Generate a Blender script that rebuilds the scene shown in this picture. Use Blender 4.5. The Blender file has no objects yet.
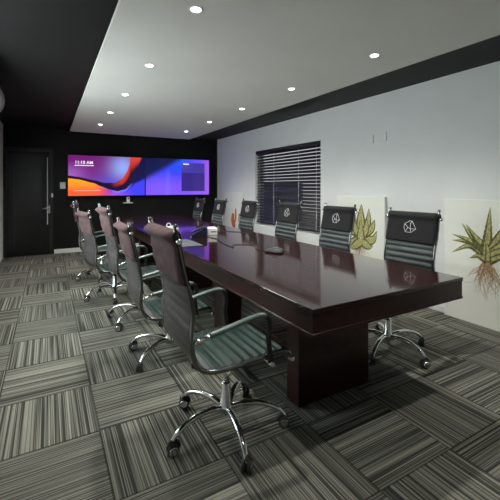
import bpy, bmesh, math, random
from mathutils import Vector, Matrix
random.seed(4)
C = bpy.context.scene.collection
PI = math.pi
R = math.radians

# ------------------------------------------------------------------ materials
def mat(name, col, rough=0.5, metal=0.0, spec=0.5, emit=None, es=1.0, coat=0.0):
    m = bpy.data.materials.new(name); m.use_nodes = True
    b = m.node_tree.nodes['Principled BSDF']
    b.inputs['Base Color'].default_value = (*col, 1)
    b.inputs['Roughness'].default_value = rough
    b.inputs['Metallic'].default_value = metal
    b.inputs['Specular IOR Level'].default_value = spec
    b.inputs['Coat Weight'].default_value = coat
    b.inputs['Coat Roughness'].default_value = 0.05
    if emit:
        b.inputs['Emission Color'].default_value = (*emit, 1)
        b.inputs['Emission Strength'].default_value = es
    return m

def noisy(m, scale, a, b, detail=4, stretch=(1, 1, 1), bump=0.0, bscale=None):
    """base colour varies between a and b with a noise in object space"""
    nt = m.node_tree; N = nt.nodes; L = nt.links
    tc = N.new('ShaderNodeTexCoord'); mp = N.new('ShaderNodeMapping')
    mp.inputs['Scale'].default_value = stretch
    no = N.new('ShaderNodeTexNoise'); no.inputs['Scale'].default_value = scale; no.inputs['Detail'].default_value = detail
    cr = N.new('ShaderNodeValToRGB')
    cr.color_ramp.elements[0].color = (*a, 1); cr.color_ramp.elements[1].color = (*b, 1)
    cr.color_ramp.elements[0].position = 0.3; cr.color_ramp.elements[1].position = 0.7
    L.new(tc.outputs['Object'], mp.inputs[0]); L.new(mp.outputs[0], no.inputs['Vector'])
    L.new(no.outputs['Fac'], cr.inputs[0])
    L.new(cr.outputs[0], N['Principled BSDF'].inputs['Base Color'])
    if bump:
        bn = N.new('ShaderNodeTexNoise'); bn.inputs['Scale'].default_value = bscale or scale * 4
        bp = N.new('ShaderNodeBump'); bp.inputs['Strength'].default_value = bump; bp.inputs['Distance'].default_value = 0.002
        L.new(tc.outputs['Object'], bn.inputs['Vector']); L.new(bn.outputs['Fac'], bp.inputs['Height'])
        L.new(bp.outputs[0], N['Principled BSDF'].inputs['Normal'])
    return m

M = {}
M['wall'] = noisy(mat('wall_paint', (.6, .62, .6), .75), 3, (.78, .80, .79), (.81, .83, .82), bump=.15, bscale=220)
M['black_wall'] = noisy(mat('black_paint', (.008, .008, .009), .55), 5, (.0045, .0045, .005), (.0075, .0075, .008))
M['black_wall'].node_tree.nodes['Principled BSDF'].inputs['Specular IOR Level'].default_value = .25
M['black_ceiling'] = noisy(mat('black_ceiling_paint', (.01, .01, .01), .6, spec=.3), 5, (.0035, .004, .004), (.005, .0055, .0055))
M['ceiling'] = noisy(mat('ceiling_paint', (.62, .61, .57), .8), 2, (.70, .70, .66), (.74, .735, .70))
M['white_trim'] = noisy(mat('white_trim', (.7, .72, .7), .4), 8, (.70, .73, .71), (.76, .79, .77))
M['chrome'] = noisy(mat('chrome', (.7, .72, .72), .12, 1.0), 6, (.68, .70, .70), (.76, .78, .78))
M['dark_chrome'] = noisy(mat('dark_chrome', (.2, .2, .2), .2, 1.0), 6, (.22, .23, .23), (.30, .31, .31))
M['seat_leather'] = noisy(mat('green_seat_leather', (.02, .04, .035), .5, spec=.28), 12, (.007, .024, .020), (.011, .034, .029), bump=.2, bscale=260)
M['white_plastic'] = noisy(mat('white_plastic', (.75, .76, .74), .4), 20, (.84, .85, .83), (.88, .89, .87))
M['pale_plastic'] = noisy(mat('pale_plastic', (.5, .52, .5), .4), 20, (.50, .52, .50), (.56, .58, .56))
M['black_plastic'] = noisy(mat('black_plastic', (.012, .012, .013), .4), 30, (.010, .010, .011), (.016, .016, .017))
M['rubber'] = noisy(mat('rubber', (.015, .015, .015), .6), 40, (.012, .012, .012), (.02, .02, .02))
M['cover_front'] = noisy(mat('black_cover_cloth', (.014, .014, .016), .85, spec=.2), 60, (.012, .012, .014), (.020, .020, .022), bump=.3, bscale=500)
M['cover_back'] = noisy(mat('mauve_cover_cloth', (.30, .19, .19), .8, spec=.2), 20, (.085, .053, .055), (.135, .084, .087), bump=.3, bscale=300)
M['sling'] = noisy(mat('grey_green_leather', (.055, .085, .08), .55, spec=.3, coat=0.0), 12, (.060, .074, .075), (.078, .092, .093), bump=.2, bscale=260)
M['sling_back'] = noisy(mat('grey_leather_back', (.10, .095, .10), .45), 12, (.045, .040, .043), (.064, .057, .061), bump=.2, bscale=260)
M['arm_pad'] = noisy(mat('arm_pad_leather', (.12, .17, .16), .3), 12, (.07, .11, .10), (.10, .15, .135))
M['logo'] = mat('white_print', (.75, .75, .78), .6)
M['canvas'] = noisy(mat('canvas_print', (.70, .73, .66), .8), 4, (.85, .87, .79), (.88, .90, .83), bump=.2, bscale=400)
M['leaf_dark'] = noisy(mat('leaf_dark', (.06, .08, .02), .8), 40, (.035, .045, .018), (.20, .20, .06))
M['leaf_light'] = noisy(mat('leaf_light', (.2, .2, .06), .8), 40, (.26, .27, .09), (.62, .58, .27))
M['leaf_tan'] = noisy(mat('leaf_tan', (.2, .2, .06), .8), 40, (.30, .22, .08), (.42, .34, .14))
M['root'] = noisy(mat('root_brown', (.25, .13, .06), .8), 50, (.26, .15, .07), (.55, .36, .20))
M['orange'] = noisy(mat('orange_cactus', (.5, .14, .05), .8), 30, (.40, .10, .035), (.62, .20, .08))
M['glass'] = mat('window_glass', (1, 1, 1), .02)
M['glass'].node_tree.nodes['Principled BSDF'].inputs['Transmission Weight'].default_value = 1.0
M['glass'].node_tree.nodes['Principled BSDF'].inputs['IOR'].default_value = 1.02
M['blind'] = noisy(mat('blind_slat', (.02, .02, .022), .35), 10, (.022, .022, .026), (.032, .032, .036))
M['tape'] = mat('ladder_cord', (.5, .5, .5), .7)
M['navy'] = noisy(mat('navy_panel', (.01, .015, .04), .25), 10, (.006, .010, .024), (.010, .015, .034))
M['matte_grey'] = noisy(mat('matte_grey', (.25, .28, .28), .9, spec=.1), 10, (.07, .085, .09), (.09, .105, .11))
M['lamp'] = mat('lamp_lens', (1, 1, 1), .4, emit=(.92, 1.0, .95), es=14)
M['door_black'] = noisy(mat('door_black', (.006, .006, .007), .25), 5, (.005, .005, .006), (.009, .009, .010))
M['frame_black'] = noisy(mat('door_frame_black', (.010, .016, .015), .3), 5, (.009, .014, .014), (.013, .020, .019))
M['outside_blue'] = noisy(mat('blue_outdoor_wall', (.05, .07, .3), .8), 2, (.035, .045, .19), (.05, .06, .25))
M['outside_ground'] = noisy(mat('outdoor_paving', (.3, .3, .3), .9), 2, (.26, .26, .25), (.34, .34, .33))

def wood(name='mahogany', rough=.13, coat=.6, ca=(.010, .0035, .0025, 1), cb=(.040, .0105, .007, 1)):
    m = mat(name, (.06, .014, .01), rough, spec=.5, coat=coat)
    nt = m.node_tree; N = nt.nodes; L = nt.links
    tc = N.new('ShaderNodeTexCoord'); mp = N.new('ShaderNodeMapping'); mp.inputs['Scale'].default_value = (14, 1.1, 14)
    no = N.new('ShaderNodeTexNoise'); no.inputs['Scale'].default_value = 3; no.inputs['Detail'].default_value = 8; no.inputs['Distortion'].default_value = .6
    cr = N.new('ShaderNodeValToRGB'); e = cr.color_ramp.elements
    e[0].position = .3; e[0].color = ca; e[1].position = .75; e[1].color = cb
    L.new(tc.outputs['Object'], mp.inputs[0]); L.new(mp.outputs[0], no.inputs['Vector']); L.new(no.outputs['Fac'], cr.inputs[0])
    L.new(cr.outputs[0], N['Principled BSDF'].inputs['Base Color'])
    return m
M['wood'] = wood()
M['wood_side'] = wood('mahogany_satin', .30, .10, (.009, .0025, .002, 1), (.046, .008, .005, 1))

def carpet():
    m = mat('carpet_tiles', (.1, .1, .1), .95, spec=.1)
    nt = m.node_tree; N = nt.nodes; L = nt.links
    def math_(op, a, b=None, c=None):
        n = N.new('ShaderNodeMath'); n.operation = op
        for i, v in enumerate((a, b, c)):
            if v is None: continue
            if isinstance(v, (int, float)): n.inputs[i].default_value = v
            else: L.new(v, n.inputs[i])
        return n.outputs[0]
    tc = N.new('ShaderNodeTexCoord'); sp = N.new('ShaderNodeSeparateXYZ'); L.new(tc.outputs['Object'], sp.inputs[0])
    x, y = sp.outputs[0], sp.outputs[1]
    u = math_('DIVIDE', math_('SUBTRACT', x, .24), .5)
    v = math_('DIVIDE', math_('SUBTRACT', y, .06), .5)
    fu, fv = math_('FLOOR', u), math_('FLOOR', v)
    par = math_('FLOORED_MODULO', math_('ADD', fu, fv), 2.0)
    mixa = math_('ADD', math_('MULTIPLY', par, x), math_('MULTIPLY', math_('SUBTRACT', 1.0, par), y))   # across
    mixb = math_('ADD', math_('MULTIPLY', par, y), math_('MULTIPLY', math_('SUBTRACT', 1.0, par), x))   # along
    rnd = math_('ADD', math_('MULTIPLY', fu, 7.31), math_('MULTIPLY', fv, 3.77))
    def noise(sa, sb, off, detail=1.0):
        cb = N.new('ShaderNodeCombineXYZ')
        L.new(math_('MULTIPLY', mixa, sa), cb.inputs[0]); L.new(math_('MULTIPLY', mixb, sb), cb.inputs[1])
        L.new(math_('ADD', rnd, off), cb.inputs[2])
        n = N.new('ShaderNodeTexNoise'); n.inputs['Scale'].default_value = 1; n.inputs['Detail'].default_value = detail
        L.new(cb.outputs[0], n.inputs['Vector']); return n.outputs['Fac']
    n1 = noise(155, .7, 0.0, 1.0)
    n2 = noise(70, .5, 11.0, 0)
    s = math_('ADD', math_('MULTIPLY', n1, .8), math_('MULTIPLY', n2, .2))
    cr = N.new('ShaderNodeValToRGB'); e = cr.color_ramp.elements
    e[0].position = .40; e[0].color = (.036, .037, .033, 1); e[1].position = .62; e[1].color = (.24, .24, .20, 1)
    k = e.new(.50); k.color = (.115, .117, .100, 1)
    L.new(s, cr.inputs[0])
    fuzz = N.new('ShaderNodeTexNoise'); fuzz.inputs['Scale'].default_value = 260; L.new(tc.outputs['Object'], fuzz.inputs['Vector'])
    fz = math_('ADD', math_('MULTIPLY', fuzz.outputs['Fac'], .9), .55)
    # seams
    fru, frv = math_('FRACT', u), math_('FRACT', v)
    edge = math_('MINIMUM', math_('MINIMUM', fru, math_('SUBTRACT', 1.0, fru)), math_('MINIMUM', frv, math_('SUBTRACT', 1.0, frv)))
    sm = math_('ADD', .45, math_('MULTIPLY', .55, math_('GREATER_THAN', edge, .010)))
    # tile tint
    wn = N.new('ShaderNodeTexWhiteNoise'); wn.noise_dimensions = '1D'; L.new(rnd, wn.inputs['W'])
    tint = math_('ADD', .88, math_('MULTIPLY', wn.outputs['Value'], .24))
    mul = math_('MULTIPLY', math_('MULTIPLY', fz, sm), tint)
    mx = N.new('ShaderNodeVectorMath'); mx.operation = 'SCALE'
    L.new(cr.outputs[0], mx.inputs[0]); L.new(mul, mx.inputs['Scale'])
    L.new(mx.outputs[0], N['Principled BSDF'].inputs['Base Color'])
    bp = N.new('ShaderNodeBump'); bp.inputs['Strength'].default_value = .5; bp.inputs['Distance'].default_value = .003
    L.new(math_('ADD', s, math_('MULTIPLY', fuzz.outputs['Fac'], .3)), bp.inputs['Height'])
    L.new(bp.outputs[0], N['Principled BSDF'].inputs['Normal'])
    return m
M['carpet'] = carpet()

# ------------------------------------------------------------------ mesh helpers
def add_box(bm, x0, x1, y0, y1, z0, z1, mi=0, bevel=0.0):
    vs = [bm.verts.new((x, y, z)) for x in (x0, x1) for y in (y0, y1) for z in (z0, z1)]
    fs = []
    for q in ((0,1,3,2),(4,6,7,5),(0,4,5,1),(2,3,7,6),(0,2,6,4),(1,5,7,3)):
        f = bm.faces.new([vs[i] for i in q]); f.material_index = mi; fs.append(f)
    if bevel:
        es = list({e for f in fs for e in f.edges})
        r = bmesh.ops.bevel(bm, geom=es, offset=bevel, segments=2, affect='EDGES', profile=.5)
        for f in r['faces']: f.material_index = mi
    return fs

def frame_of(t):
    t = t.normalized(); up = Vector((0, 0, 1)) if abs(t.z) < .95 else Vector((1, 0, 0))
    a = t.cross(up).normalized(); b = a.cross(t).normalized(); return a, b

def add_tube(bm, pts, r, seg=8, mi=0, flat=1.0, smooth=True):
    """tube through pts; r number or list; flat scales the second axis"""
    pts = [Vector(p) for p in pts]; n = len(pts)
    rs = r if isinstance(r, (list, tuple)) else [r] * n
    rings = []; pa = None
    for i, p in enumerate(pts):
        t = (pts[min(i + 1, n - 1)] - pts[max(i - 1, 0)])
        if pa is None: a, b = frame_of(t)
        else:
            t = t.normalized(); a = (pa - t * pa.dot(t)).normalized(); b = a.cross(t).normalized()
        pa = a
        rings.append([bm.verts.new(p + (a * math.cos(k / seg * 2 * PI) + b * math.sin(k / seg * 2 * PI) * flat) * rs[i]) for k in range(seg)])
    for i in range(n - 1):
        for k in range(seg):
            f = bm.faces.new((rings[i][k], rings[i][(k + 1) % seg], rings[i + 1][(k + 1) % seg], rings[i + 1][k]))
            f.smooth = smooth; f.material_index = mi
    for rg in (rings[0][::-1], rings[-1]):
        f = bm.faces.new(rg); f.material_index = mi

def add_lathe(bm, prof, o=(0, 0, 0), axis='z', seg=20, mi=0, smooth=True):
    """prof: list of (r, h) along the axis"""
    o = Vector(o); rings = []
    for r, h in prof:
        ring = []
        for k in range(seg):
            a = k / seg * 2 * PI; c, s = math.cos(a) * max(r, 1e-4), math.sin(a) * max(r, 1e-4)
            v = {'z': (c, s, h), 'y': (s, h, c), 'x': (h, c, s)}[axis]
            ring.append(bm.verts.new(o + Vector(v)))
        rings.append(ring)
    for i in range(len(rings) - 1):
        for k in range(seg):
            f = bm.faces.new((rings[i][k], rings[i][(k + 1) % seg], rings[i + 1][(k + 1) % seg], rings[i + 1][k]))
            f.smooth = smooth; f.material_index = mi
    for rg in (rings[0][::-1], rings[-1]):
        f = bm.faces.new(rg); f.material_index = mi

def bez(pts, n=8):
    """Catmull-Rom through pts"""
    P = [Vector(p) for p in pts]; P = [P[0] * 2 - P[1]] + P + [P[-1] * 2 - P[-2]]; out = []
    for i in range(1, len(P) - 2):
        for k in range(n):
            t = k / n; a, b, c, d = P[i - 1], P[i], P[i + 1], P[i + 2]
            out.append(.5 * ((2 * b) + (c - a) * t + (2 * a - 5 * b + 4 * c - d) * t * t + (3 * b - a - 3 * c + d) * t ** 3))
    out.append(P[-2]); return out

def mesh_of(name, bm, mats):
    bmesh.ops.recalc_face_normals(bm, faces=bm.faces[:])
    me = bpy.data.meshes.new(name); bm.to_mesh(me); bm.free()
    for m in (mats if isinstance(mats, (list, tuple)) else [mats]): me.materials.append(m)
    return me

def obj(name, bm, m, parent=None, loc=None, rot=None):
    o = bpy.data.objects.new(name, mesh_of(name, bm, m)); C.objects.link(o)
    if parent: o.parent = parent
    if loc: o.location = loc
    if rot: o.rotation_euler = rot
    return o

def boxobj(name, b, m, parent=None, bevel=0.0):
    bm = bmesh.new(); add_box(bm, *b, bevel=bevel); return obj(name, bm, m, parent)

def struct(name, bm, m):
    o = obj(name, bm, m); o['kind'] = 'structure'; return o

def tag(o, label, cat, group=None):
    o['label'] = label; o['category'] = cat
    if group: o['group'] = group
    return o

def thing(name, label, cat, loc=(0, 0, 0), rz=0, group=None):
    o = bpy.data.objects.new(name, None); o.empty_display_size = .1; C.objects.link(o)
    o.location = loc; o.rotation_euler = (0, 0, rz)
    return tag(o, label, cat, group)

def dup(o, parent=None):
    c = o.copy(); C.objects.link(c)
    if parent: c.parent = parent
    for ch in o.children: dup(ch, c)
    return c

# ------------------------------------------------------------------ room
E_ADDED_DAY = 66
XL, XR, YB, YF, H = -.72, 3.57, -1.6, 7.95, 2.445
WY0, WY1, WZ0, WZ1 = 4.17, 6.11, .57, 2.005
bm = bmesh.new(); add_box(bm, XL - .15, XR + .2, YB - .15, YF + .15, -.1, 0); struct('floor', bm, M['carpet'])
bm = bmesh.new(); add_box(bm, XL - .15, XR + .2, YB - .15, YF + .15, H, H + .1); struct('ceiling', bm, M['black_ceiling'])
bm = bmesh.new(); add_box(bm, XL, XR, YF, YF + .15, 0, H); struct('wall_back', bm, M['black_wall'])
bm = bmesh.new(); add_box(bm, XL, XR, YB - .15, YB, 0, H); struct('wall_front', bm, M['wall'])
LY0, LY1, LZ0, LZ1 = 2.7, 4.9, .85, 2.0
bm = bmesh.new()
add_box(bm, XL - .15, XL, YB, LY0, 0, H); add_box(bm, XL - .15, XL, LY1, YF, 0, H)
add_box(bm, XL - .15, XL, LY0, LY1, 0, LZ0); add_box(bm, XL - .15, XL, LY0, LY1, LZ1, H)
struct('wall_left', bm, M['wall'])
bm = bmesh.new()
for (a, b, c, d) in ((LY0, LY0 + .05, LZ0, LZ1), (LY1 - .05, LY1, LZ0, LZ1), (LY0 + .05, LY1 - .05, LZ0, LZ0 + .05), (LY0 + .05, LY1 - .05, LZ1 - .05, LZ1), (3.775, 3.825, LZ0 + .05, LZ1 - .05)):
    add_box(bm, XL - .13, XL - .09, a, b, c, d)
w2_ = struct('added_window', bm, M['white_trim'])  # unseen window, added to let light in from the left
boxobj('window_pane', (XL - .112, XL - .108, LY0 + .04, LY1 - .04, LZ0 + .04, LZ1 - .04), M['glass'], w2_)
l = bpy.data.lights.new('added_daylight', 'AREA'); l.shape = 'RECTANGLE'; l.size = 1.2; l.size_y = 2.3; l.energy = E_ADDED_DAY; l.color = (.90, 1.0, 1.0)  # area lamp outside the added window, brightens right wall and chair backs
o = bpy.data.objects.new('added_daylight', l); C.objects.link(o); o.location = (XL - .25, 3.8, 1.5); o.rotation_euler = (0, -PI / 2, 0)
bm = bmesh.new()
add_box(bm, XR, XR + .2, YB, WY0, 0, H); add_box(bm, XR, XR + .2, WY1, YF, 0, H)
add_box(bm, XR, XR + .2, WY0, WY1, 0, WZ0); add_box(bm, XR, XR + .2, WY0, WY1, WZ1, H)
struct('wall_right', bm, M['wall'])
# dropped white ceiling panel
SX0, SX1, SY0, SY1, SZ = .36, 2.74, -1.2, 7.62, 2.36
bm = bmesh.new(); add_box(bm, SX0, SX1, SY0, SY1, SZ, SZ + .035); struct('ceiling_panel', bm, M['ceiling'])
bm = bmesh.new(); add_box(bm, SX0 + .12, SX1 - .12, SY0 + .12, SY1 - .12, SZ + .035, H); struct('ceiling_panel_support', bm, M['black_ceiling'])
# baseboards
bm = bmesh.new(); add_box(bm, .10, XR - .001, YF - .015, YF, 0, .085, bevel=.003); struct('baseboard_back', bm, M['white_trim'])
bm = bmesh.new(); add_box(bm, XR - .012, XR, YB, YF - .02, 0, .07, bevel=.003); struct('baseboard_right', bm, M['white_trim'])
# door
bm = bmesh.new()
add_box(bm, XL + .005, XL + .05, YF - .03, YF, 0, 2.04); add_box(bm, .02, .085, YF - .03, YF, 0, 2.04)
add_box(bm, XL + .05, .02, YF - .03, YF, 1.975, 2.04)
df = struct('door_1', bm, M['frame_black'])
bm = bmesh.new(); add_box(bm, XL + .055, .015, YF - .022, YF - .002, .005, 1.97)
leaf = obj('door_leaf', bm, M['door_black'], df)
for xx in (-.55, -.12):
    boxobj('door_strip', (xx - .006, xx + .006, YF - .026, YF - .02, .12, 1.7), M['navy'], leaf)  # thin dark vertical strips on the leaf
es = boxobj('edge_strip', (-.020, -.004, YF - .034, YF - .02, .58, 1.87), M['pale_plastic'], leaf); es['label'] = 'pale vertical strip on door edge'
bm = bmesh.new(); add_box(bm, .003, .035, YF - .034, YF - .024, .79, .945, bevel=.003)
add_tube(bm, [(.018, YF - .03, .885), (.018, YF - .075, .885), (-.10, YF - .078, .885)], .008)
h_ = obj('door_handle', bm, M['chrome'], df); h_['label'] = 'chrome lever handle on lock plate'
# window
bm = bmesh.new()
fx0, fx1 = XR + .12, XR + .16
for (a, b, c, d) in ((WY0, WY0 + .05, WZ0, WZ1), (WY1 - .05, WY1, WZ0, WZ1), (WY0 + .05, WY1 - .05, WZ0, WZ0 + .05), (WY0 + .05, WY1 - .05, WZ1 - .05, WZ1)):
    add_box(bm, fx0, fx1, a, b, c, d)
wn = struct('window_1', bm, M['white_trim'])
boxobj('window_pane', (XR + .138, XR + .142, WY0 + .04, WY1 - .04, WZ0 + .04, WZ1 - .04), M['glass'], wn)
# outdoors beyond the window
bm = bmesh.new(); add_box(bm, XR + .2, 14, 0, 16, -.3, -.2); struct('ground_outside', bm, M['outside_ground'])
bm = bmesh.new(); add_box(bm, 5.2, 5.35, 6.9, 10.5, -.2, 1.42); struct('boundary_wall_outside', bm, M['outside_blue'])

# venetian blind
bl = thing('venetian_blind', 'black venetian blind with open slats filling the wall window', 'blind', (XR + .045, (WY0 + WY1) / 2, WZ0))
hw = (WY1 - WY0) / 2; hh = WZ1 - WZ0
boxobj('headrail', (-.045, .03, -hw + .004, hw - .004, hh - .07, hh - .004), M['blind'], bl, .004)
bm = bmesh.new(); ns = 24; z0 = .055
for i in range(ns):
    z = z0 + .045 + i * (hh - .07 - z0 - .05) / (ns - 1)
    pr = []
    for k in range(6):
        s = (k / 5 - .5) * .052; ang = R(57)
        q = .0035 * (1 - (s / .026) ** 2)
        pr.append((s * math.cos(ang) - q * math.sin(ang), s * math.sin(ang) + q * math.cos(ang)))
    rows = []
    for y in (-hw + .02, hw - .01):
        rows.append([bm.verts.new((a, y, z + b)) for a, b in pr] + [bm.verts.new((a, y, z + b - .0025)) for a, b in pr[::-1]])
    n = len(rows[0])
    for k in range(n):
        bm.faces.new((rows[0][k], rows[0][(k + 1) % n], rows[1][(k + 1) % n], rows[1][k]))
    bm.faces.new(rows[0][::-1]); bm.faces.new(rows[1])
obj('slats', bm, M['blind'], bl)
boxobj('bottom_rail', (-.025, .025, -hw + .02, hw - .01, z0 - .02, z0 + .015), M['blind'], bl, .004)
for yy in (6.0, 5.48, 4.74, 4.29):
    bm = bmesh.new()
    for xx in (-.028, .026): add_box(bm, xx, xx + .002, yy - (WY0 + WY1) / 2 - .005, yy - (WY0 + WY1) / 2 + .005, z0, hh - .06)
    obj('ladder_tape', bm, M['tape'], bl)

# ------------------------------------------------------------------ lights
def downlight(x, y, label):
    t = thing('downlight', label, 'ceiling light', (x, y, SZ), 0, 'recessed downlights in the white ceiling panel')
    bm = bmesh.new(); add_lathe(bm, [(.030, -.001), (.042, -.004), (.044, -.001), (.044, 0)], seg=24); obj('trim_ring', bm, M['white_plastic'], t)
    bm = bmesh.new(); add_lathe(bm, [(.0, -.004), (.028, -.004), (.030, 0)], seg=20); obj('lens', bm, M['lamp'], t)
    l = bpy.data.lights.new('downlight_lamp', 'SPOT'); l.energy = E_SPOT; l.color = (1.0, .97, .90); l.spot_size = R(138); l.spot_blend = 1.0; l.shadow_soft_size = .03
    o = bpy.data.objects.new('downlight_lamp', l); C.objects.link(o); o.parent = t; o.location = (0, 0, -.012)
    return t
E_SPOT = 80
ordl = ['nearest', 'second', 'third', 'fourth', 'farthest']
for k in range(5):
    y = 2.02 + 1.13 * k
    a = {0: 'nearest, largest', 1: 'second nearest', 2: 'middle', 3: 'second farthest', 4: 'farthest, beside the screens'}[k]
    downlight(.77, y, 'glowing recessed downlight, %s of the five in the left row' % a)
    downlight(2.29, y, 'glowing recessed downlight, %s of the five in the right row' % a)
for x, side in ((.77, 'left'), (2.29, 'right')):
    t = downlight(x, .89, 'recessed downlight above the camera, before the %s row seen in the photo' % side)
    for c in t.children:
        if c.type == 'LIGHT': c.data.energy = E_SPOT * .45

w = bpy.data.worlds.new('sky'); bpy.context.scene.world = w; w.use_nodes = True
bgn = w.node_tree.nodes['Background']; 
bgn.inputs[0].default_value = (.84, .86, .88, 1); bgn.inputs[1].default_value = .55

# ------------------------------------------------------------------ conference table
TX0, TX1, TY0, TY1 = 1.03, 2.20, 1.26, 7.10
tb = thing('conference_table', 'long glossy dark mahogany conference table running down the room', 'table', ((TX0 + TX1) / 2, (TY0 + TY1) / 2, 0))
hx, hy = (TX1 - TX0) / 2, (TY1 - TY0) / 2
boxobj('tabletop', (-hx, hx, -hy, hy, .728, .75), M['wood'], tb, .003)
boxobj('apron', (-hx + .005, hx - .005, -hy + .005, hy - .005, .636, .728), M['wood_side'], tb)
boxobj('edge_lip', (-hx + .001, hx - .001, -hy + .001, hy - .001, .622, .636), M['wood_side'], tb, .003)
cx, cy = tb.location.x, tb.location.y
boxobj('pedestal', (1.28 - cx, 1.86 - cx, 1.69 - cy, 1.81 - cy, .002, .622), M['wood_side'], tb, .003)
boxobj('pedestal', (1.28 - cx, 1.43 - cx, 2.68 - cy, 2.92 - cy, .002, .622), M['wood_side'], tb, .003)
boxobj('pedestal', (1.36 - cx, 1.86 - cx, 4.30 - cy, 4.42 - cy, .002, .622), M['wood_side'], tb, .003)
boxobj('pedestal', (1.36 - cx, 1.86 - cx, 6.20 - cy, 6.32 - cy, .002, .622), M['wood_side'], tb, .003)

# ------------------------------------------------------------------ office chair
PROF = [(.262, .405), (.262, .428), (.245, .448), (.20, .458), (.05, .448), (-.10, .440), (-.18, .446), (-.236, .475), (-.268, .54), (-.275, .63), (-.270, .72), (-.286, .82), (-.310, .92), (-.333, 1.03), (-.342, 1.09)]
SEAT_END = 6
def profile(n=14):
    out = bez([(x, 0, z) for x, z in PROF], n); return [(p.x, p.z) for p in out]
UPK = .45
def sling_bm(pts, w=.214, th=.014, pitch=.048, amp=.009, s0=0.0):
    """ribbed padded sheet following the side profile"""
    res = [pts[0]]; ds = .006
    for a, b in zip(pts, pts[1:]):
        L_ = math.dist(a, b); k = max(1, int(L_ / ds))
        for i in range(1, k + 1): res.append((a[0] + (b[0] - a[0]) * i / k, a[1] + (b[1] - a[1]) * i / k))
    bm = bmesh.new(); s = s0; rows = []
    for i, p in enumerate(res):
        if i: s += math.dist(res[i - 1], p)
        a, b = res[max(0, i - 1)], res[min(len(res) - 1, i + 1)]
        t = Vector((b[0] - a[0], b[1] - a[1])).normalized(); nrm = Vector((t.y, -t.x))   # towards the sitter
        rib = amp * (abs(math.sin(PI * s / pitch)) ** .6)
        up = nrm * (th / 2 + (rib - amp * .5) * UPK) * -1; dn = nrm * (th / 2 + (rib - amp * .5) * 1.9)
        if up.y < 0 and i < 3: pass
        row = []
        for y in (-w, -w * .93, 0, w * .93, w):
            e = .35 if abs(y) == w else 1
            row.append((bm.verts.new((p[0] - up.x * e * -1, y, p[1] + up.y * e)), bm.verts.new((p[0] + dn.x * e, y, p[1] + dn.y * e))))
        rows.append(row)
    for r0, r1 in zip(rows, rows[1:]):
        for k in range(4):
            for side in (0, 1):
                f = bm.faces.new((r0[k][side], r0[k + 1][side], r1[k + 1][side], r1[k][side])); f.smooth = True; f.material_index = 1 - side
        for k in (0, 4):
            bm.faces.new((r0[k][0], r0[k][1], r1[k][1], r1[k][0]))
    for r in (rows[0], rows[-1]):
        for k in range(4): bm.faces.new((r[k][0], r[k + 1][0], r[k + 1][1], r[k][1]))
    return bm

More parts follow.
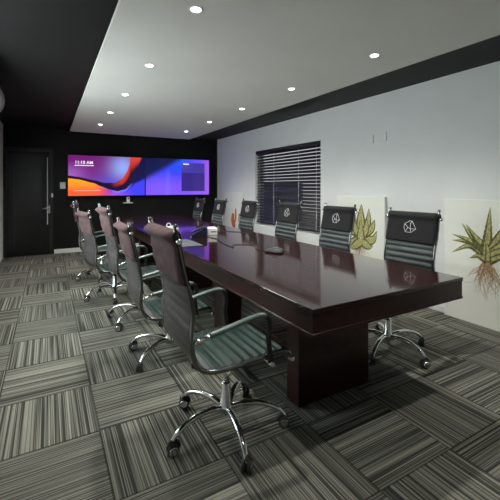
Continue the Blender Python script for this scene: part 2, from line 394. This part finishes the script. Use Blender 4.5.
def make_chair():
    t = bpy.data.objects.new('office_chair', None); t.empty_display_size = .1; C.objects.link(t)
    P = profile(); split = 14 * SEAT_END
    obj('seat', sling_bm(P[:split + 1]), [M['seat_leather'], M['sling_back']], t)
    obj('backrest', sling_bm(P[split:], s0=.021), [M['sling'], M['sling_back']], t)
    for sy in (-1, 1):
        bm = bmesh.new()
        pth = [(x, sy * .221, z) for x, z in P[::3]] + [(-.351, sy * .221, 1.128)]
        add_tube(bm, pth, .0095, seg=8, flat=1.25)
        fr = obj('side_frame', bm, M['dark_chrome'], t)
        bm = bmesh.new(); add_lathe(bm, [(.007, 1.118), (.011, 1.123), (.011, 1.133), (.007, 1.138)], o=(-.352, sy * .221, 0), seg=12); obj('end_cap', bm, M['dark_chrome'], fr)
        for (x, z, r) in ((-.342, 1.062, .013), (.258, .418, .014)):
            bm = bmesh.new(); add_lathe(bm, [(r * .6, .226), (r, .232), (r, .250), (r * .7, .256)], axis='y', seg=14)
            if sy < 0:
                for v in bm.verts: v.co.y *= -1
            for v in bm.verts: v.co.x += x; v.co.z += z
            obj('knob', bm, M['chrome'], fr)
    # stretchers beneath the seat, slipped over head cover
    for x, z in ((.13, .425), (-.09, .42)):
        bm = bmesh.new(); add_tube(bm, [(x, -.235, z), (x, -.1, z - .012), (x, .1, z - .012), (x, .235, z)], .010); obj('stretcher', bm, M['chrome'], t)
    # cloth cover pulled over the top of the backrest: front black, back mauve
    def bx(z):
        for (xa, za), (xb, zb) in zip(P[split:], P[split + 1:]):
            if zb >= z: return xa + (xb - xa) * (z - za) / max(1e-6, zb - za)
        return P[-1][0] - (z - P[-1][1]) * .15
    bm = bmesh.new(); rows = []
    n = 22
    for i in range(n + 1):
        f = i / n; z = .86 + f * .25; x = bx(z)
        fr_, bk = [], []
        for k in range(13):
            y = -.229 + .458 * k / 12; wv = .007 * math.sin(k * 1.1 + i * .35) * math.sin(i * .55 + k * .4) * (1 - f)
            e = .50 if k in (0, 12) else 1.0
            roll = .030 * math.exp(-((f - .88) / .10) ** 2); pin = -.006 * math.exp(-((f - .68) / .08) ** 2)
            cap = math.sqrt(max(0, 1 - max(0, (f - .88) / .121) ** 2))
            fr_.append(bm.verts.new((x + (.020 + roll * .3 + wv * .2) * e * cap, y, z)))
            bk.append(bm.verts.new((x - (.024 + roll + pin + wv) * e * cap - .001, y, z)))
        rows.append((fr_, bk))
    for (f0, b0), (f1, b1) in zip(rows, rows[1:]):
        for k in range(12):
            f = bm.faces.new((f0[k], f0[k + 1], f1[k + 1], f1[k])); f.smooth = True; f.material_index = 0
            f = bm.faces.new((b0[k], b0[k + 1], b1[k + 1], b1[k])); f.smooth = True; f.material_index = 1 if k < 12 else 0
        for k in (0, 12):
            f = bm.faces.new((f0[k], b0[k], b1[k], f1[k])); f.material_index = 0
    for (a, b) in (rows[0], rows[-1]):
        for k in range(12): bm.faces.new((a[k], a[k + 1], b[k + 1], b[k]))
    cov = obj('headrest_cover', bm, [M['cover_front'], M['cover_back']], t)
    # white line emblem
    V = {'a': (175, 100), 'b': (195, 103), 'c': (230, 158), 'd': (192, 188), 'e': (146, 185), 'f': (130, 150), 'g': (135, 124), 'h': (163, 150), 'i': (185, 160), 'j': (182, 118)}
    bm = bmesh.new()
    def lp(k):
        px, py = V[k]; yy = (px - 180) / 100 * .11; zz = .985 + (145 - py) / 100 * .11; return (bx(zz) + .0235, yy, zz)
    for q in ('ab', 'bc', 'cd', 'de', 'ef', 'fg', 'ga', 'gh', 'he', 'hi', 'id', 'ij', 'jb', 'ic'):
        add_tube(bm, [lp(q[0]), lp(q[1])], .0018, seg=6)
    lg = obj('emblem', bm, M['logo'], cov); lg['label'] = 'white faceted line emblem'
    # arms
    for sy in (-1, 1):
        bm = bmesh.new()
        y0 = sy * .232; y1 = sy * .252
        add_tube(bm, bez([(-.248, y0, .60), (-.225, y1, .622), (-.19, y1, .632)], 5), .011, seg=8)
        add_lathe(bm, [(.016, -.012), (.019, 0), (.016, .012)], o=(-.247, y0, .60), axis='y', seg=12)
        arm = obj('armrest', bm, M['chrome'], t)
        bm = bmesh.new(); add_tube(bm, bez([(-.205, y1, .630), (-.12, y1, .645), (0, y1, .668), (.06, y1, .676), (.092, y1, .668)], 6), .0155, seg=10, flat=.8)
        p = obj('arm_pad', bm, M['arm_pad'], arm); p['label'] = 'grey green arm pad'
        bm = bmesh.new(); add_tube(bm, bez([(.085, y1, .672), (.112, y1, .650), (.120, y1, .60), (.112, y1, .54), (.122, y1, .47), (.128, sy * .245, .428)], 5), .0135, seg=8)
        p = obj('arm_post', bm, M['black_plastic'], arm); p['label'] = 'black curved arm post'
        bm = bmesh.new(); add_lathe(bm, [(.012, -.016), (.015, 0), (.012, .016)], o=(.128, sy * .248, .424), axis='y', seg=12); obj('knob', bm, M['chrome'], arm)
    # tilt mechanism
    bm = bmesh.new(); add_box(bm, -.09, .13, -.075, .075, .375, .418, bevel=.012)
    mech = obj('tilt_mechanism', bm, M['black_plastic'], t)
    bm = bmesh.new(); add_lathe(bm, [(.02, .335), (.033, .34), (.035, .37), (.02, .378)], o=(.07, 0, 0), seg=16); obj('tension_knob', bm, M['rubber'], mech)
    bm = bmesh.new(); add_tube(bm, [(.02, -.07, .385), (.03, -.16, .375), (.035, -.21, .362)], [.006, .006, .010]); obj('lever', bm, M['black_plastic'], mech)
    bm = bmesh.new(); add_lathe(bm, [(.016, .20), (.016, .385)], seg=16); obj('piston', bm, M['chrome'], t)
    # base (does not follow the seat height)
    bm = bmesh.new(); add_lathe(bm, [(.030, .085), (.040, .095), (.040, .132), (.028, .145), (.026, .245), (.022, .252), (.017, .253)], seg=20)
    obj('gas_lift', bm, M['chrome'], t)
    lm = bmesh.new()
    rad = .325
    add_tube(lm, bez([(.025, 0, .118), (.10, 0, .136), (.19, 0, .134), (.270, 0, .108), (.316, 0, .070), (.325, 0, .058)], 5), [.020] * 6 + [.018] * 6 + [.016] * 6 + [.013] * 8, seg=8, flat=.75)
    leg_me = mesh_of('leg', lm, M['chrome'])
    cm = bmesh.new()
    for s in (-1, 1):
        add_lathe(cm, [(.012, .006), (.024, .006), (.027, .010), (.027, .020), (.023, .024), (.016, .0245)], o=(-.012, 0, .027), axis='y', seg=18, mi=0)
        if s < 0:
            pass
    # mirrored wheel
    geom = cm.verts[:] + cm.faces[:]
    for v in cm.verts: pass
    cm.free(); cm = bmesh.new()
    for s in (-1, 1):
        prof = [(.012, s * .004), (.027, s * .004), (.030, s * .008), (.030, s * .018), (.027, s * .022), (.020, s * .0225)]
        add_lathe(cm, prof, o=(-.012, 0, .030), axis='y', seg=18, mi=0)
        add_lathe(cm, [(.018, s * .0225), (.024, s * .0235), (.019, s * .0245), (.006, s * .0235)], o=(-.012, 0, .030), axis='y', seg=16, mi=1)
    add_tube(cm, bez([(-.042, 0, .036), (-.034, 0, .058), (-.010, 0, .068), (.008, 0, .056)], 4), .012, seg=8, mi=0)
    add_lathe(cm, [(.008, .04), (.008, .062)], seg=10, mi=1)
    cast_me = mesh_of('caster', cm, [M['rubber'], M['chrome']])
    for k in range(5):
        l = bpy.data.objects.new('leg', leg_me); C.objects.link(l); l.parent = t; l.rotation_euler = (0, 0, k * 2 * PI / 5)
        c = bpy.data.objects.new('caster', cast_me); C.objects.link(c); c.parent = l; c.location = (.325, 0, 0); c.rotation_euler = (0, 0, random.uniform(-1.2, 1.2))
    return t

FIXED = ('leg', 'gas_lift', 'caster')
def setup(t, x, y, yaw, base, dz, label, group, seed):
    t.location = (x, y, 0); t.rotation_euler = (0, 0, R(yaw)); tag(t, label, 'chair', group)
    rnd = random.Random(seed); legs = [c for c in t.children if c.name.startswith('leg')]
    for k, l in enumerate(sorted(legs, key=lambda o: o.name)):
        l.rotation_euler = (0, 0, R(base - yaw + 72 * k))
        for c in l.children: c.rotation_euler = (0, 0, rnd.uniform(-1.3, 1.3))
    for c in t.children:
        if not c.name.startswith(('leg', 'gas_lift')): c.location.z = dz

proto = make_chair()
LG, RG = 'office chairs along the left side of the table', 'office chairs along the window side of the table'
CH = [
 (.835, 1.745, 0, 45, 0, 'high-back office chair nearest the camera, with chrome legs fully in view', LG),
 (.83, 2.74, 0, 69, -.075, 'office chair directly behind the nearest left one, its pinkish cover slumped low', LG),
 (.80, 3.60, 3, 74, 0, 'third office chair from the camera on the left, small pinkish headrest cover', LG),
 (.69, 4.50, 10, 46, -.09, 'fourth office chair from the camera on the left, dark and turned towards the screens', LG),
 (.67, 5.50, -8, 42, -.03, 'farthest office chair on the left, below the lower left of the screens', LG),
 (2.355, 1.945, 184, 57, -.02, 'office chair nearest the camera on the window side, black cover with white emblem', RG),
 (2.35, 2.85, 180, 20, -.015, 'window-side office chair overlapping the smaller aloe canvas', RG),
 (2.35, 3.74, 180, 33, -.01, 'window-side office chair in front of the right half of the black blind', RG),
 (2.35, 4.78, 180, 10, -.02, 'window-side office chair between the blind and the orange cactus canvas', RG),
 (2.35, 5.85, 180, 50, -.04, 'second farthest window-side chair, against the corner of black and white walls', RG),
 (2.35, 6.85, 180, 25, -.05, 'farthest window-side chair, below the right end of the screens', RG),
]
for i, (x, y, yaw, base, dz, lab, g) in enumerate(CH):
    t = proto if i == 0 else dup(proto)
    setup(t, x, y, yaw, base, dz, lab, g, i)

# ------------------------------------------------------------------ screens
def lerp(a, b, t): t = max(0, min(1, t)); return tuple(p + (q - p) * t for p, q in zip(a, b))
def sst(a, b, x): t = max(0, min(1, (x - a) / (b - a))); return t * t * (3 - 2 * t)
def crv(pts, x):
    if x <= pts[0][0]: return pts[0][1]
    for (x0, y0), (x1, y1) in zip(pts, pts[1:]):
        if x <= x1: t = (x - x0) / (x1 - x0); t = t * t * (3 - 2 * t) * .5 + t * .5; return y0 + (y1 - y0) * t
    return pts[-1][1]
def c8(*c): return tuple(((v / 255 + .055) / 1.055) ** 2.4 if v > 10 else v / 255 / 12.92 for v in c)
def left_img(u, v):       # u 0..1 left to right, v 0..1 bottom to top
    col = lerp(c8(118, 52, 140), c8(105, 20, 110), sst(.3, 1, v))
    col = lerp(col, c8(170, 110, 200), .6 * sst(.30, 0, u) * sst(.9, .5, v))
    col = lerp(col, c8(90, 50, 160), sst(.2, .55, u) * .7 * sst(.8, .3, v))
    g = math.exp(-((u - .70) / .17) ** 2 - ((v - .72) / .32) ** 2); col = lerp(col, c8(140, 165, 240), g * .95)
    col = lerp(col, c8(60, 90, 230), .6 * math.exp(-((u - .55) / .2) ** 2 - ((v - .32) / .12) ** 2))
    # right boundary of the glow: a curve bending up to the top
    yb = crv([(0, .50), (.12, .47), (.3, .40), (.45, .335), (.58, .32), (.68, .42), (.745, .60), (.785, .80), (.80, 1.05)], u)      # top edge of the ribbon
    yl = crv([(0, .43), (.12, .405), (.3, .32), (.42, .225), (.52, .15), (.62, .11), (.72, .15), (.82, .31), (.90, .56), (.975, 1.0), (1.0, 1.15)], u)   # lower edge
    if v < yb:
        d = (v - yl) / max(.01, yb - yl)
        dark = c8(18, 8, 40)
        col = dark
        if u > .5:
            k = sst(.5, .72, u); red = lerp(c8(205, 60, 50), c8(70, 12, 35), sst(.9, .2, d)); col = lerp(dark, red, k * sst(.30, .62, d))
            col = lerp(col, c8(25, 10, 60), sst(.35, .1, d))
        if d > .9 and u < .5: col = lerp(col, c8(120, 80, 200), .5)
    if v < yl:
        top = lerp(c8(255, 160, 25), c8(245, 90, 50), sst(.40, .05, v)); top = lerp(top, c8(190, 60, 120), sst(.28, .55, u))
        blue = lerp(c8(95, 60, 215), c8(60, 60, 235), sst(.5, .9, u)); blue = lerp(blue, c8(160, 80, 220), sst(.16, 0, v) * sst(.9, .5, u))
        col = lerp(top, blue, sst(.42, .60, u))
        if u > .55 and yl - v < .05: col = lerp(col, c8(130, 130, 255), .6)
        # second dark sweep
        y2 = crv([(.80, .0), (.86, .25), (.92, .48), (1.0, .70)], u); y3 = crv([(.7, .0), (.8, .16), (.88, .30), (1.0, .40)], u)
        if u > .74: col = lerp(col, c8(14, 12, 75), sst(.74, .86, u) * sst(y3 - .02, y3 + .08, v))
    return col
def right_img(u, v):
    col = lerp(c8(120, 80, 235), c8(40, 60, 230), sst(.15, .75, v))
    col = lerp(col, c8(140, 90, 235), sst(.45, 1, u) * .6)
    col = lerp(col, c8(150, 85, 215), sst(.86, .99, u))
    col = lerp(col, c8(30, 90, 240), math.exp(-((u - .5) / .16) ** 2) * sst(.5, 1, v) * .8)
    col = lerp(col, c8(10, 14, 70), sst(-.12, .12, v - (.44 + 1.05 * u)) if u < .55 else 0)
    col = lerp(col, c8(110, 110, 250), .35 * math.exp(-((u - .33) / .03) ** 2) * sst(.8, .5, v))
    if .545 < u < .925 and .10 < v < .90:
        col = lerp(c8(48, 32, 125), c8(62, 50, 150), sst(.60, .63, v)); col = lerp(col, c8(80, 90, 170), .5 * sst(.8, .55, u) * sst(.6, .9, v))
    return col
def screen_mat():
    m = bpy.data.materials.new('screen_picture'); m.use_nodes = True; b = m.node_tree.nodes['Principled BSDF']
    a = m.node_tree.nodes.new('ShaderNodeVertexColor'); a.layer_name = 'picture'
    b.inputs['Base Color'].default_value = (.01, .01, .01, 1); b.inputs['Roughness'].default_value = .15
    m.node_tree.links.new(a.outputs[0], b.inputs['Emission Color']); b.inputs['Emission Strength'].default_value = 1.0
    return m
SM = screen_mat()
M['ui_text'] = mat('screen_text', (.1, .1, .1), .3, emit=(.95, .95, 1), es=1.0)
M['ui_dim'] = mat('screen_text_dim', (.1, .1, .1), .3, emit=(.9, .6, .6), es=.8)
def tv(x0, x1, z0, z1, fn, label):
    cx_ = (x0 + x1) / 2; w_ = (x1 - x0) / 2; h_ = (z1 - z0) / 2
    t = thing('television', label, 'television', (cx_, YF, (z0 + z1) / 2), 0, 'wall-mounted screens')
    boxobj('housing', (-w_, w_, -.10, -.055, -h_, h_), M['black_plastic'], t, .004)
    boxobj('wall_mount', (-.3, .3, -.055, -.001, -.2, .2), M['black_plastic'], t)
    bm = bmesh.new(); nx, nz = 220, 124; b_ = .010; cl = bm.loops.layers.float_color.new('picture')
    g = [[bm.verts.new((-w_ + b_ + (2 * w_ - 2 * b_) * i / nx, -.1012, -h_ + b_ + (2 * h_ - 2 * b_) * j / nz)) for i in range(nx + 1)] for j in range(nz + 1)]
    for j in range(nz):
        for i in range(nx):
            f = bm.faces.new((g[j][i], g[j][i + 1], g[j + 1][i + 1], g[j + 1][i]))
            for lp_, (a, b) in zip(f.loops, ((i, j), (i + 1, j), (i + 1, j + 1), (i, j + 1))): lp_[cl] = (*fn(a / nx, b / nz), 1)
    me = bpy.data.meshes.new('display'); bm.to_mesh(me); bm.free(); me.materials.append(SM)
    o = bpy.data.objects.new('display', me); C.objects.link(o); o.parent = t
    return t, o, w_, h_
t1, d1, w1, h1 = tv(.33, 1.825, 1.115, 1.94, left_img, 'left wall screen showing purple and orange waves with a clock')
t2, d2, w2, h2 = tv(1.83, 3.32, 1.115, 1.94, right_img, 'right wall screen showing blue violet glow and a dark square panel')
def text(s, size, loc, parent, m, name):
    cu = bpy.data.curves.new(name, 'FONT'); cu.body = s; cu.size = size; cu.extrude = .0004; cu.offset = .0008
    o = bpy.data.objects.new(name, cu); C.objects.link(o); dg = bpy.context.evaluated_depsgraph_get()
    me = bpy.data.meshes.new_from_object(o.evaluated_get(dg)); bpy.data.objects.remove(o); me.materials.clear(); me.materials.append(m)
    o = bpy.data.objects.new(name, me); C.objects.link(o); o.parent = parent; o.location = loc; o.rotation_euler = (PI / 2, 0, 0); return o
text('11:10 AM', .085, (-w1 + .125, -.1022, .235), d1, M['ui_text'], 'clock_text')
bm = bmesh.new(); xx = -w1 + .125
for wl in (.03, .045, .02, .05, .035, .04, .03, .045): add_box(bm, xx, xx + wl, -.1026, -.1020, .195, .21); xx += wl + .007
obj('clock_subtitle', bm, M['ui_text'], d1)
boxobj('caption_line', (-w1 + .12, -w1 + .60, -.1026, -.1020, -.305, -.297), M['ui_dim'], d1)
boxobj('panel_title', (.105, .24, -.1026, -.1020, .285, .305), M['ui_text'], d2)

# ------------------------------------------------------------------ small wall things
cam_t = thing('conference_camera', 'small white conference camera on a flat foot below the screens', 'camera', (1.47, YF, .955))
boxobj('shelf_foot', (-.095, .095, -.15, -.002, 0, .02), M['pale_plastic'], cam_t, .004)
bm = bmesh.new(); add_box(bm, -.03, .03, -.14, -.085, .021, .135, bevel=.012); obj('body', bm, M['white_plastic'], cam_t)
bm = bmesh.new(); add_lathe(bm, [(.016, -.146), (.018, -.14)], o=(0, 0, .105), axis='y', seg=16); obj('lens', bm, M['black_plastic'], cam_t)

sw = thing('light_switch', 'white light switch plate between the door and the screens', 'switch', (.25, YF, 1.33))
boxobj('plate', (-.048, .048, -.009, -.001, -.065, .065), M['white_plastic'], sw, .003)
boxobj('rocker', (-.02, .02, -.012, -.009, -.03, .03), M['white_plastic'], sw, .001)
bm = bmesh.new(); add_box(bm, .054, .082, YF - .038, YF - .03, 1.10, 1.18, bevel=.002)
h_ = obj('push_button', bm, M['white_plastic'], df); h_['label'] = 'tiny white push button plate'
for y, z in ((3.22, 1.905), (3.02, 1.915)):
    o = thing('blank_wall_plate', 'wall-coloured blank cover plate, %s' % ('left one of the pair on the right wall' if y > 3.1 else 'right one of the pair on the right wall'), 'wall plate', (XR, y, z), 0, 'blank cover plates high on the right wall')
    boxobj('plate', (-.016, -.0005, -.06, .06, -.055, .055), M['wall'], o, .002)
# air conditioner on the left wall
ac = thing('air_conditioner', 'pale wall-mounted air conditioner at the left edge of the photo', 'air conditioner', (XL, 4.35, 2.04))
bm = bmesh.new(); prof = bez([(.001, 0, .01), (.12, 0, .0), (.22, 0, .045), (.285, 0, .13), (.30, 0, .23), (.27, 0, .33), (.22, 0, .36), (.001, 0, .36)], 5)
ra = [bm.verts.new((p.x, -.45, p.z)) for p in prof]; rb = [bm.verts.new((p.x, .45, p.z)) for p in prof]
for i in range(len(prof)):
    j = (i + 1) % len(prof); f = bm.faces.new((ra[i], ra[j], rb[j], rb[i])); f.smooth = True
bm.faces.new(ra[::-1]); bm.faces.new(rb)
obj('casing', bm, M['white_plastic'], ac)
boxobj('air_flap', (.10, .21, -.40, .40, -.012, -.004), M['pale_plastic'], ac)
sn = thing('wall_sensor', 'tiny pale sensor box on the left wall beyond the air conditioner', 'sensor', (XL, 7.3, 2.16))
boxobj('casing', (.0005, .03, -.03, .03, -.035, .035), M['white_plastic'], sn, .004)
boxobj('sensor_window', (.030, .032, -.012, .012, -.012, .012), M['black_plastic'], sn)

# ------------------------------------------------------------------ canvases leaning at the right wall
CXF = XR - .047          # front face
def cv(px, py):           # photo point -> (y, z) on the canvas face
    u = (px - 250) / 358; a, b = .491 + .871 * u, .871 - .491 * u; t = CXF / a
    return (b * t, 1.3 + (187 - py) * t / 358)
def leaf(bm, base, mid, tip, w, x, k=10, notch=0):
    """flat tapering leaf shape through three points of the canvas"""
    pts = bez([(0, *base), (0, *mid), (0, *tip)], k); n = len(pts); l, r = [], []
    for i, p in enumerate(pts):
        t = (pts[min(i + 1, n - 1)] - pts[max(i - 1, 0)]).normalized(); nn = Vector((0, -t.z, t.y)); f = i / (n - 1)
        ww = w * 1.15 * (1 - f) ** .75 * (1 + .25 * math.sin(f * PI)) * (1 + (notch if i % 2 else 0)) + .0006
        l.append(bm.verts.new((x, p.y + nn.y * ww, p.z + nn.z * ww))); r.append(bm.verts.new((x, p.y - nn.y * ww, p.z - nn.z * ww)))
    for i in range(n - 1): bm.faces.new((l[i], l[i + 1], r[i + 1], r[i]))
def canvas(y0, y1, h, label):
    t = thing('canvas_print', label, 'canvas print', (CXF, (y0 + y1) / 2, 0), 0, 'botanical canvases standing along the right wall')
    c = boxobj('stretched_canvas', (0, .034, -(y1 - y0) / 2, (y1 - y0) / 2, .001, h), M['canvas'], t, .002)
    return t
def roots(o_yz, cyc, n, length, spread, seed, wid=.003):
    rn = random.Random(seed); bm = bmesh.new(); yy, zz = o_yz
    for i in range(n):
        p = Vector((0, yy + rn.uniform(-.02, .02) - cyc, zz)); ang = -PI / 2 + rn.uniform(-1, 1) * spread; L_ = length * rn.uniform(.45, 1); k = 14; w_ = wid * rn.uniform(.5, 1.3)
        prev = None
        for j in range(k + 1):
            d = Vector((0, math.cos(ang), math.sin(ang))); nn = Vector((0, -d.z, d.y)) * w_ * (1 - j / k * .8)
            a, b = bm.verts.new(p + nn + Vector((-.0008 - i * .00003, 0, 0))), bm.verts.new(p - nn + Vector((-.0008 - i * .00003, 0, 0)))
            if prev: bm.faces.new((prev[0], a, b, prev[1]))
            prev = (a, b); p = p + d * L_ / k; ang += rn.uniform(-.55, .55); ang = ang + (-PI / 2 - ang) * .12
    return bm
# large aloe
cy0, cy1 = 1.41, 2.21; cc = (cy0 + cy1) / 2
K1 = canvas(cy0, cy1, 1.18, 'canvas print of a spiky green aloe with roots, nearest the camera')
def L1(bm, b, m, t, w, x, notch=0):
    f = lambda q: (cv(*q)[0] - cc, cv(*q)[1]); leaf(bm, f(b), f(m), f(t), w, x, notch=notch)
LV = [((487, 258), (470, 246), (452, 252), .030), ((487, 252), (468, 242), (452, 240), .026), ((487, 250), (468, 240), (452.5, 234), .026), ((487, 252), (472, 237), (462, 223), .026),
      ((488, 250), (476, 238), (466, 224), .032), ((486, 256), (488, 235), (490.4, 207), .042), ((490, 252), (498, 238), (507, 221), .034), ((490, 254), (503, 244), (517, 232), .032), ((490, 256), (504, 250), (521, 246), .030),
      ((487, 262), (478, 256), (470, 258), .022), ((489, 262), (500, 258), (512, 262), .026), ((488, 262), (488, 252), (486, 238), .024)]
bm = bmesh.new(); b2 = bmesh.new()
for i, (b, m_, t_, w_) in enumerate(LV):
    L1(bm, b, m_, t_, w_, -.0010 - i * .0003, notch=.10); L1(b2, (b[0], b[1] - 1), (m_[0] + .3, m_[1] - .8), t_, w_ * .5, -.0011 - i * .0003)
obj('printed_leaves', bm, M['leaf_dark'], K1); obj('printed_leaf_lights', b2, M['leaf_light'], K1)
obj('printed_roots', roots(cv(487, 262), cc, 60, .38, .95, 3, .0035), M['root'], K1)
# rosette succulent
cy0, cy1 = 2.955, 3.77; cc = (cy0 + cy1) / 2
K2 = canvas(cy0, cy1, 1.18, 'canvas print of a compact green succulent with a root ball, partly behind two chairs')
LV = [((361, 238), (372, 240), (377, 231), .05), ((361, 240), (368, 246), (373, 246), .045), ((361, 234), (371, 229), (375, 219.6), .05), ((361, 240), (351, 242), (345, 233), .05), ((361, 234), (350, 228), (347, 219), .05), ((361, 241), (354, 246), (349, 246), .045),
      ((361, 230), (368, 222), (369, 208.4), .05), ((361, 230), (354, 222), (355, 210), .05), ((361, 232), (361, 218), (361.6, 204), .06), ((361, 236), (366, 229), (367, 219), .05), ((361, 236), (356, 229), (355, 220), .05), ((361, 237), (361, 230), (361, 219), .045)]
bm = bmesh.new(); b2 = bmesh.new()
for i, (b, m_, t_, w_) in enumerate(LV):
    L1(bm, b, m_, t_, w_ * 1.3, -.0010 - i * .0003); L1(b2, b, m_, (t_[0], t_[1] + 1), w_ * .85, -.0012 - i * .0003)
obj('printed_leaves', bm, M['leaf_dark'], K2); obj('printed_leaf_lights', b2, M['leaf_light'], K2)
obj('printed_roots', roots(cv(360, 244), cc, 30, .30, 1.1, 5, .0035), M['root'], K2)
# orange cactus
cy0, cy1 = 6.62, 7.42; cc = (cy0 + cy1) / 2
K3 = canvas(cy0, cy1, 1.18, 'canvas print of slender orange cactus stems, farthest along the right wall')
bm = bmesh.new()
for i, (a, m_, b, w_) in enumerate((((235.4, 222), (235.7, 216), (235.8, 208), .036), ((233.2, 227), (232.8, 220), (233, 213), .078), ((239.2, 224), (239.3, 219), (239.4, 213.5), .045), ((234.3, 229), (234.3, 226), (234.6, 220), .05))):
    f = lambda q: (cv(*q)[0] - cc, cv(*q)[1])
    p = [f(a), f(m_), f(b)]; pts = bez([(0, *q) for q in p], 6); n = len(pts); l, r = [], []
    for j, q in enumerate(pts):
        ww = w_ * (math.sin(PI * min(1, max(0, (j + .4) / n)))) ** .5 + .001
        l.append(bm.verts.new((-.001 - i * .0003, q.y + ww, q.z))); r.append(bm.verts.new((-.001 - i * .0003, q.y - ww, q.z)))
    for j in range(n - 1): bm.faces.new((l[j], l[j + 1], r[j + 1], r[j]))
obj('printed_cactus', bm, M['orange'], K3)
obj('printed_roots', roots(cv(234.3, 228), cc, 10, .12, .9, 8, .002), M['root'], K3)

# ------------------------------------------------------------------ things on the table
TT = .7515
sp = thing('speakerphone', 'black three-lobed conference speakerphone lying on the glossy table', 'speakerphone', (1.67, 2.52, TT), R(20))
bm = bmesh.new(); n = 48; rings = []
for (s, z) in ((.80, 0), (1.0, .006), (.97, .014), (.78, .026), (.40, .034), (.02, .036)):
    rings.append([bm.verts.new((math.cos(a) * s * (.078 + .018 * math.cos(3 * a)), math.sin(a) * s * (.078 + .018 * math.cos(3 * a)), z)) for a in [2 * PI * k / n for k in range(n)]])
for a, b in zip(rings, rings[1:]):
    for k in range(n): f = bm.faces.new((a[k], a[(k + 1) % n], b[(k + 1) % n], b[k])); f.smooth = True
bm.faces.new(rings[0][::-1]); bm.faces.new(rings[-1]); obj('housing', bm, M['rubber'], sp)
bm = bmesh.new(); add_lathe(bm, [(.03, .032), (.032, .0375), (.022, .039)], seg=24); obj('keypad_ring', bm, M['matte_grey'], sp)
ph = thing('desk_phone', 'dark blue desk phone propped at an angle on the table', 'telephone', (1.47, 3.76, TT), R(-25))
bm = bmesh.new(); vs = []
for y in (-.09, .09):
    vs.append([bm.verts.new(p) for p in ((-.08, y, 0), (.09, y, 0), (.09, y, .095), (.07, y, .10), (-.08, y, .018))])
for k in range(5): bm.faces.new((vs[0][k], vs[0][(k + 1) % 5], vs[1][(k + 1) % 5], vs[1][k]))
bm.faces.new(vs[0][::-1]); bm.faces.new(vs[1]); obj('body', bm, M['navy'], ph)
bm = bmesh.new(); add_tube(bm, bez([(-.075, -.065, .045), (-.06, -.065, .060), (0, -.065, .083), (.05, -.065, .110), (.065, -.065, .108)], 4), [.016] * 3 + [.011] * 11 + [.016] * 3, seg=8); obj('handset', bm, M['black_plastic'], ph)
boxobj('front_rim', (-.088, -.0805, -.09, .09, 0, .012), M['chrome'], ph)
bx_ = thing('document_box', 'white box beside the blue phone on the table', 'box', (1.66, 3.86, TT), R(-15))
boxobj('carton', (-.055, .055, -.09, .09, 0, .075), M['white_plastic'], bx_, .003)
boxobj('cut_out', (-.02, .045, -.0915, -.0895, .03, .042), M['black_plastic'], bx_)
pw = thing('power_adapter', 'small white adapter with a looped lead behind the nearest headrest', 'adapter', (1.40, 4.6, TT), R(10))
boxobj('case', (-.055, .055, -.035, .035, 0, .03), M['white_plastic'], pw, .006)
bm = bmesh.new(); add_tube(bm, bez([(.02, .034, .015), (.03, .06, .05), (.0, .07, .07), (-.03, .06, .04), (-.02, .034, .018)], 5), .004, seg=6); obj('lead', bm, M['white_plastic'], pw)
mt_ = boxobj('grey_slab', (1.06, 1.27, 3.15, 3.60, TT - .001, TT + .0025), M['matte_grey']); tag(mt_, 'flat pale grey slab on the table near the blue phone', 'mat')  # thin flat grey slab lying on the tabletop
def cable(pts, label, r=.0035):
    bm = bmesh.new(); add_tube(bm, bez([(x, y, TT + r) for x, y in pts], 8), r, seg=6)
    o = obj('cable', bm, M['rubber']); tag(o, label, 'cable', 'cables on the tabletop')
cable([(1.70, 3.92), (1.80, 4.02), (1.92, 3.98), (2.02, 3.86), (2.10, 3.70)], 'black cable running from the white box towards the window-side chairs')
cable([(1.62, 2.60), (1.60, 2.72), (1.68, 2.90), (1.60, 3.02), (1.50, 3.00), (1.46, 2.90), (1.48, 3.15), (1.54, 3.45), (1.52, 3.68)], 'black cable looping from the speakerphone back to the blue phone')

# ------------------------------------------------------------------ camera and view
cd = bpy.data.cameras.new('camera'); co = bpy.data.objects.new('camera', cd); C.objects.link(co)
co.location = (0, 0, 1.3); co.rotation_euler = (PI / 2, 0, -math.atan2(.491, .871))
cd.sensor_width = 36; cd.lens = 358 / 500 * 36; cd.shift_y = -63 / 500; cd.clip_start = .05
bpy.context.scene.camera = co
vs_ = bpy.context.scene.view_settings
vs_.view_transform = 'Standard'; vs_.look = 'None'; vs_.gamma = 1; vs_.exposure = .22; vs_.use_curve_mapping = False
